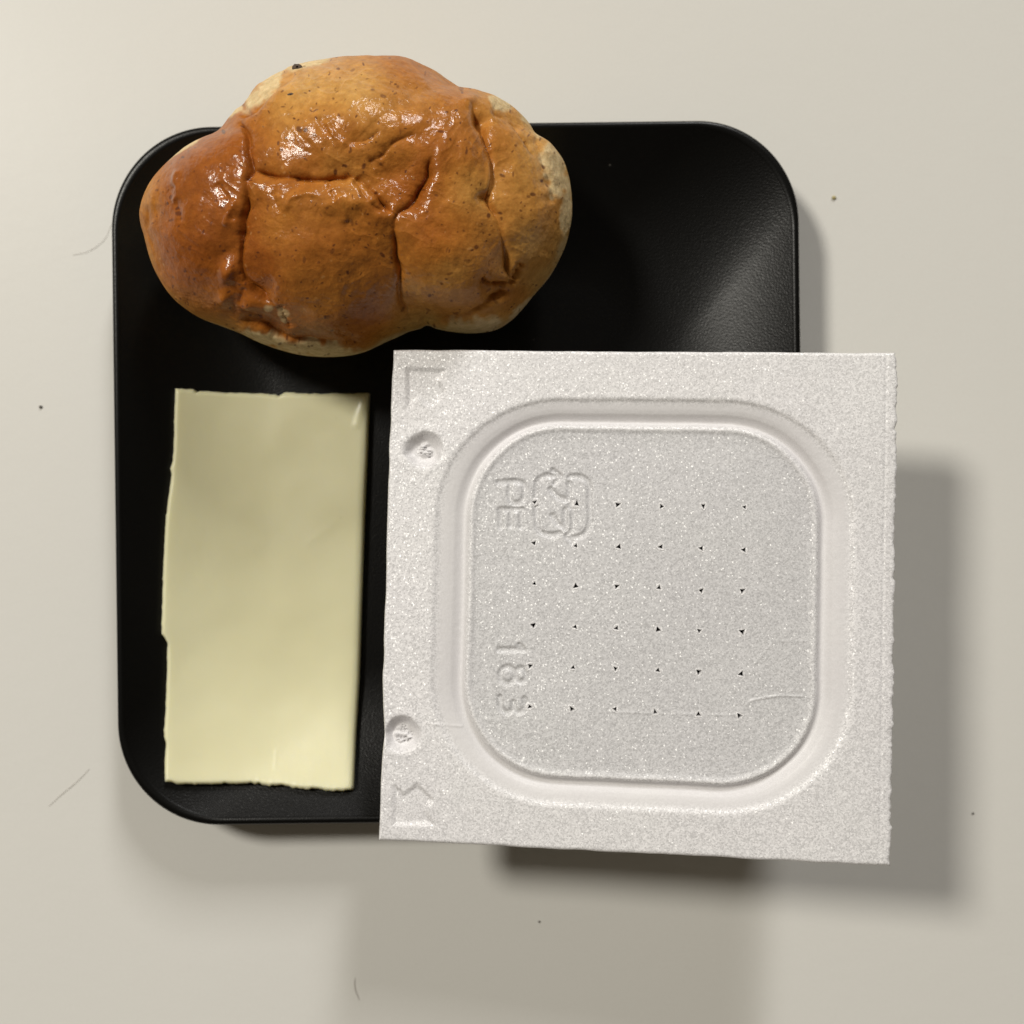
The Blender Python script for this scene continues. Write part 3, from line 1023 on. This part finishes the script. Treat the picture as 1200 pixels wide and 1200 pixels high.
    for ins, dz in ((0.0, -0.10), (0.02, -0.19), (0.08, -0.22), (0.55, -0.23), (0.9, -0.23)):
        rv = top_ring.copy()
        rv[:, 0] *= 1 - ins / 4.5
        rv[:, 1] *= 1 - ins / 4.45
        rv[:, 2] = dz
        V.append(rv)
        cur = n + np.arange(m)
        quads.append(np.c_[base, cur, np.roll(cur, -1), np.roll(base, -1)])
        base = cur
        n += m
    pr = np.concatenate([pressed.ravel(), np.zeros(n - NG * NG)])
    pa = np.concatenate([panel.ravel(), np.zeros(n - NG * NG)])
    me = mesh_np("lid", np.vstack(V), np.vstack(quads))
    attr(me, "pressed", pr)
    attr(me, "panel", pa)
    lid = obj("lid", me, M_FOAM, root)

    # punctures: a three-cornered burr with walls going down through the lid
    variants = []
    for k in range(4):
        rg = random.Random(k)
        ang = [math.radians(90 + 120 * i + rg.uniform(-14, 14)) for i in range(3)]
        inner = []
        for i in range(3):
            for f in (0.0, 0.5):
                a0, a1 = ang[i], ang[(i + 1) % 3] + (2 * math.pi if i == 2 else 0)
                p0 = np.array((math.cos(a0), math.sin(a0)))
                p1 = np.array((math.cos(a1), math.sin(a1)))
                p = p0 * (1 - f) + p1 * f
                inner.append(p * (1.0 if f == 0 else 0.85))
        inner = np.array(inner)
        outer = inner / np.linalg.norm(inner, axis=1)[:, None]
        rs = 0.062 * rg.uniform(0.85, 1.1)
        rows = [np.c_[outer * 0.105, np.full(6, -0.012)], np.c_[outer * 0.080 * 0.5 + inner * rs * 0.6, np.full(6, 0.002) + np.array([rg.uniform(-0.003, 0.006) for _ in range(6)])],
                np.c_[inner * rs, np.full(6, 0.0)], np.c_[inner * rs * 0.8, np.full(6, -0.08)], np.c_[inner * rs * 0.75, np.full(6, -0.25)]]
        variants.append(mesh_np("air_hole", np.vstack(rows), grid_quads(5, 6, wrap=True)[:, ::-1], smooth=False))
    for (hx, hy), z in zip(holes, hz):
        h = obj("air_hole", variants[rng.randrange(4)], None, lid)
        if not h.data.materials:
            h.data.materials.append(M_FOAM)
        k_ = rng.uniform(0.92, 1.18)
        h.scale = (k_, k_ * rng.uniform(0.85, 1.1), 1)
        h.location = (hx * CM, hy * CM, z * CM)
        h.rotation_euler = (0, 0, rng.choice((0, 1, 2, 3)) * math.pi / 2 + rng.uniform(-0.3, 0.3))

    # tray below the lid: tapered walls, open at the top, closed base
    def ring(hx, r, z, nseg=10):
        pts = []
        for k, (sx, sy) in enumerate(((1, 1), (-1, 1), (-1, -1), (1, -1))):
            for t in range(nseg + 1):
                a = math.radians(90 * k + 90 * t / nseg)
                pts.append((sx * (hx - r) + r * math.cos(a), sy * (hx - r) + r * math.sin(a), z))
        return pts
    prof = [(3.75, 0.9, -0.24), (4.42, 0.12, -0.24), (4.44, 0.12, -0.28), (4.42, 0.12, -0.40), (4.05, 0.7, -0.44), (3.95, 0.8, -0.52), (3.45, 0.9, -2.30),
            (3.36, 0.9, -2.44), (3.2, 0.9, -2.52), (2.9, 0.9, -2.54)]
    V = []
    for hx, r, z in prof:
        V += ring(hx, r, z)
    nn = 44
    Q = grid_quads(len(prof), nn, wrap=True)
    V.append((0, 0, -2.54))
    b = (len(prof) - 1) * nn
    T = [(b + j, (b + (j + 1) % nn), len(V) - 1) for j in range(nn)]
    me = mesh_np("tray", V, Q[:, ::-1], [t[::-1] for t in T])
    obj("tray", me, M_FOAM, root)


container()

# ------------------------------------------------------------------ crumbs, specks and hairs on the table
def lump(name, px_, py_, r, mat, label, cat, seed, flat=0.6, group=None):
    x, y = back(px_, py_, 0)
    rg = np.random.default_rng(seed)
    m_, n_ = 8, 10
    pts = []
    for a in range(m_):
        for b in range(n_):
            ph, t = math.pi * (a + 0.5) / m_, 2 * math.pi * b / n_
            k = r * rg.uniform(0.75, 1.25)
            pts.append((k * 1.15 * math.sin(ph) * math.cos(t), k * math.sin(ph) * math.sin(t), max(0.0, r * flat + k * flat * math.cos(ph))))
    o = obj(name, mesh_np(name, pts, grid_quads(m_, n_, wrap=True), [(0, b, b + 1) for b in range(1, n_ - 1)]), mat)
    o.location = (x * CM, y * CM, 0.0002 * CM)
    tag(o, label, cat, group)


def hair(px_pts, r, mat, label, z0=0.01):
    pts = np.array([(*back(a, b, z0), z0) for a, b in px_pts])
    P = np.vstack([2 * pts[0] - pts[1], pts, 2 * pts[-1] - pts[-2]])
    out = []
    for i in range(1, len(P) - 2):
        for t in np.linspace(0, 1, 8)[:-1]:
            a, b, c, d = P[i - 1], P[i], P[i + 1], P[i + 2]
            out.append(0.5 * ((2 * b) + (-a + c) * t + (2 * a - 5 * b + 4 * c - d) * t * t + (-a + 3 * b - 3 * c + d) * t ** 3))
    out.append(P[-2])
    out = np.array(out)
    out[:, 2] += 0.012 * np.sin(np.linspace(0, math.pi, len(out)))
    V = []
    for i, p in enumerate(out):
        tdir = out[min(i + 1, len(out) - 1)] - out[max(i - 1, 0)]
        tdir /= np.linalg.norm(tdir)
        nrm = np.array((-tdir[1], tdir[0], 0))
        rr = r * (0.6 + 0.4 * math.sin(math.pi * (i + 0.5) / len(out)))
        for k in range(5):
            a = 2 * math.pi * k / 5
            V.append(p + rr * (nrm * math.cos(a) + np.array((0, 0, 1)) * math.sin(a)))
    o = obj("hair", mesh_np("hair", V, grid_quads(len(out), 5, wrap=True)), mat)
    tag(o, label, "hair", "stray hairs on the table")


M_SPECK = mat_plain("dark_speck", (0.10, 0.09, 0.08))
M_CRUMB = mat_plain("crumb", (0.50, 0.43, 0.20))
M_HAIR = mat_plain("hair_brown", (0.25, 0.20, 0.16), 0.4)
lump("crumb", 977, 232, 0.038, M_CRUMB, "tiny yellowish crumb on the table right of the plate's upper corner", "crumb", 1)
lump("speck", 48, 477, 0.030, M_SPECK, "small dark speck on the table left of the plate", "speck", 2, group="dark specks on the table")
lump("speck", 1140, 953, 0.022, M_SPECK, "small dark speck right of the foam container in its shadow", "speck", 4, group="dark specks on the table")
lump("speck", 632, 1080, 0.020, M_SPECK, "small dark speck on the table below the foam container", "speck", 3, group="dark specks on the table")
hair([(57, 945), (72, 931), (90, 916), (105, 901)], 0.0034, M_HAIR, "fine curved hair on the table beside the plate's lower left corner")
hair([(85, 299), (104, 294), (122, 281), (131, 262)], 0.0028, M_HAIR, "fine pale hair touching the plate's left side near the bread")
hair([(416, 1146), (416, 1158), (421, 1172)], 0.0042, M_HAIR, "short dark hair on the table near the bottom edge")
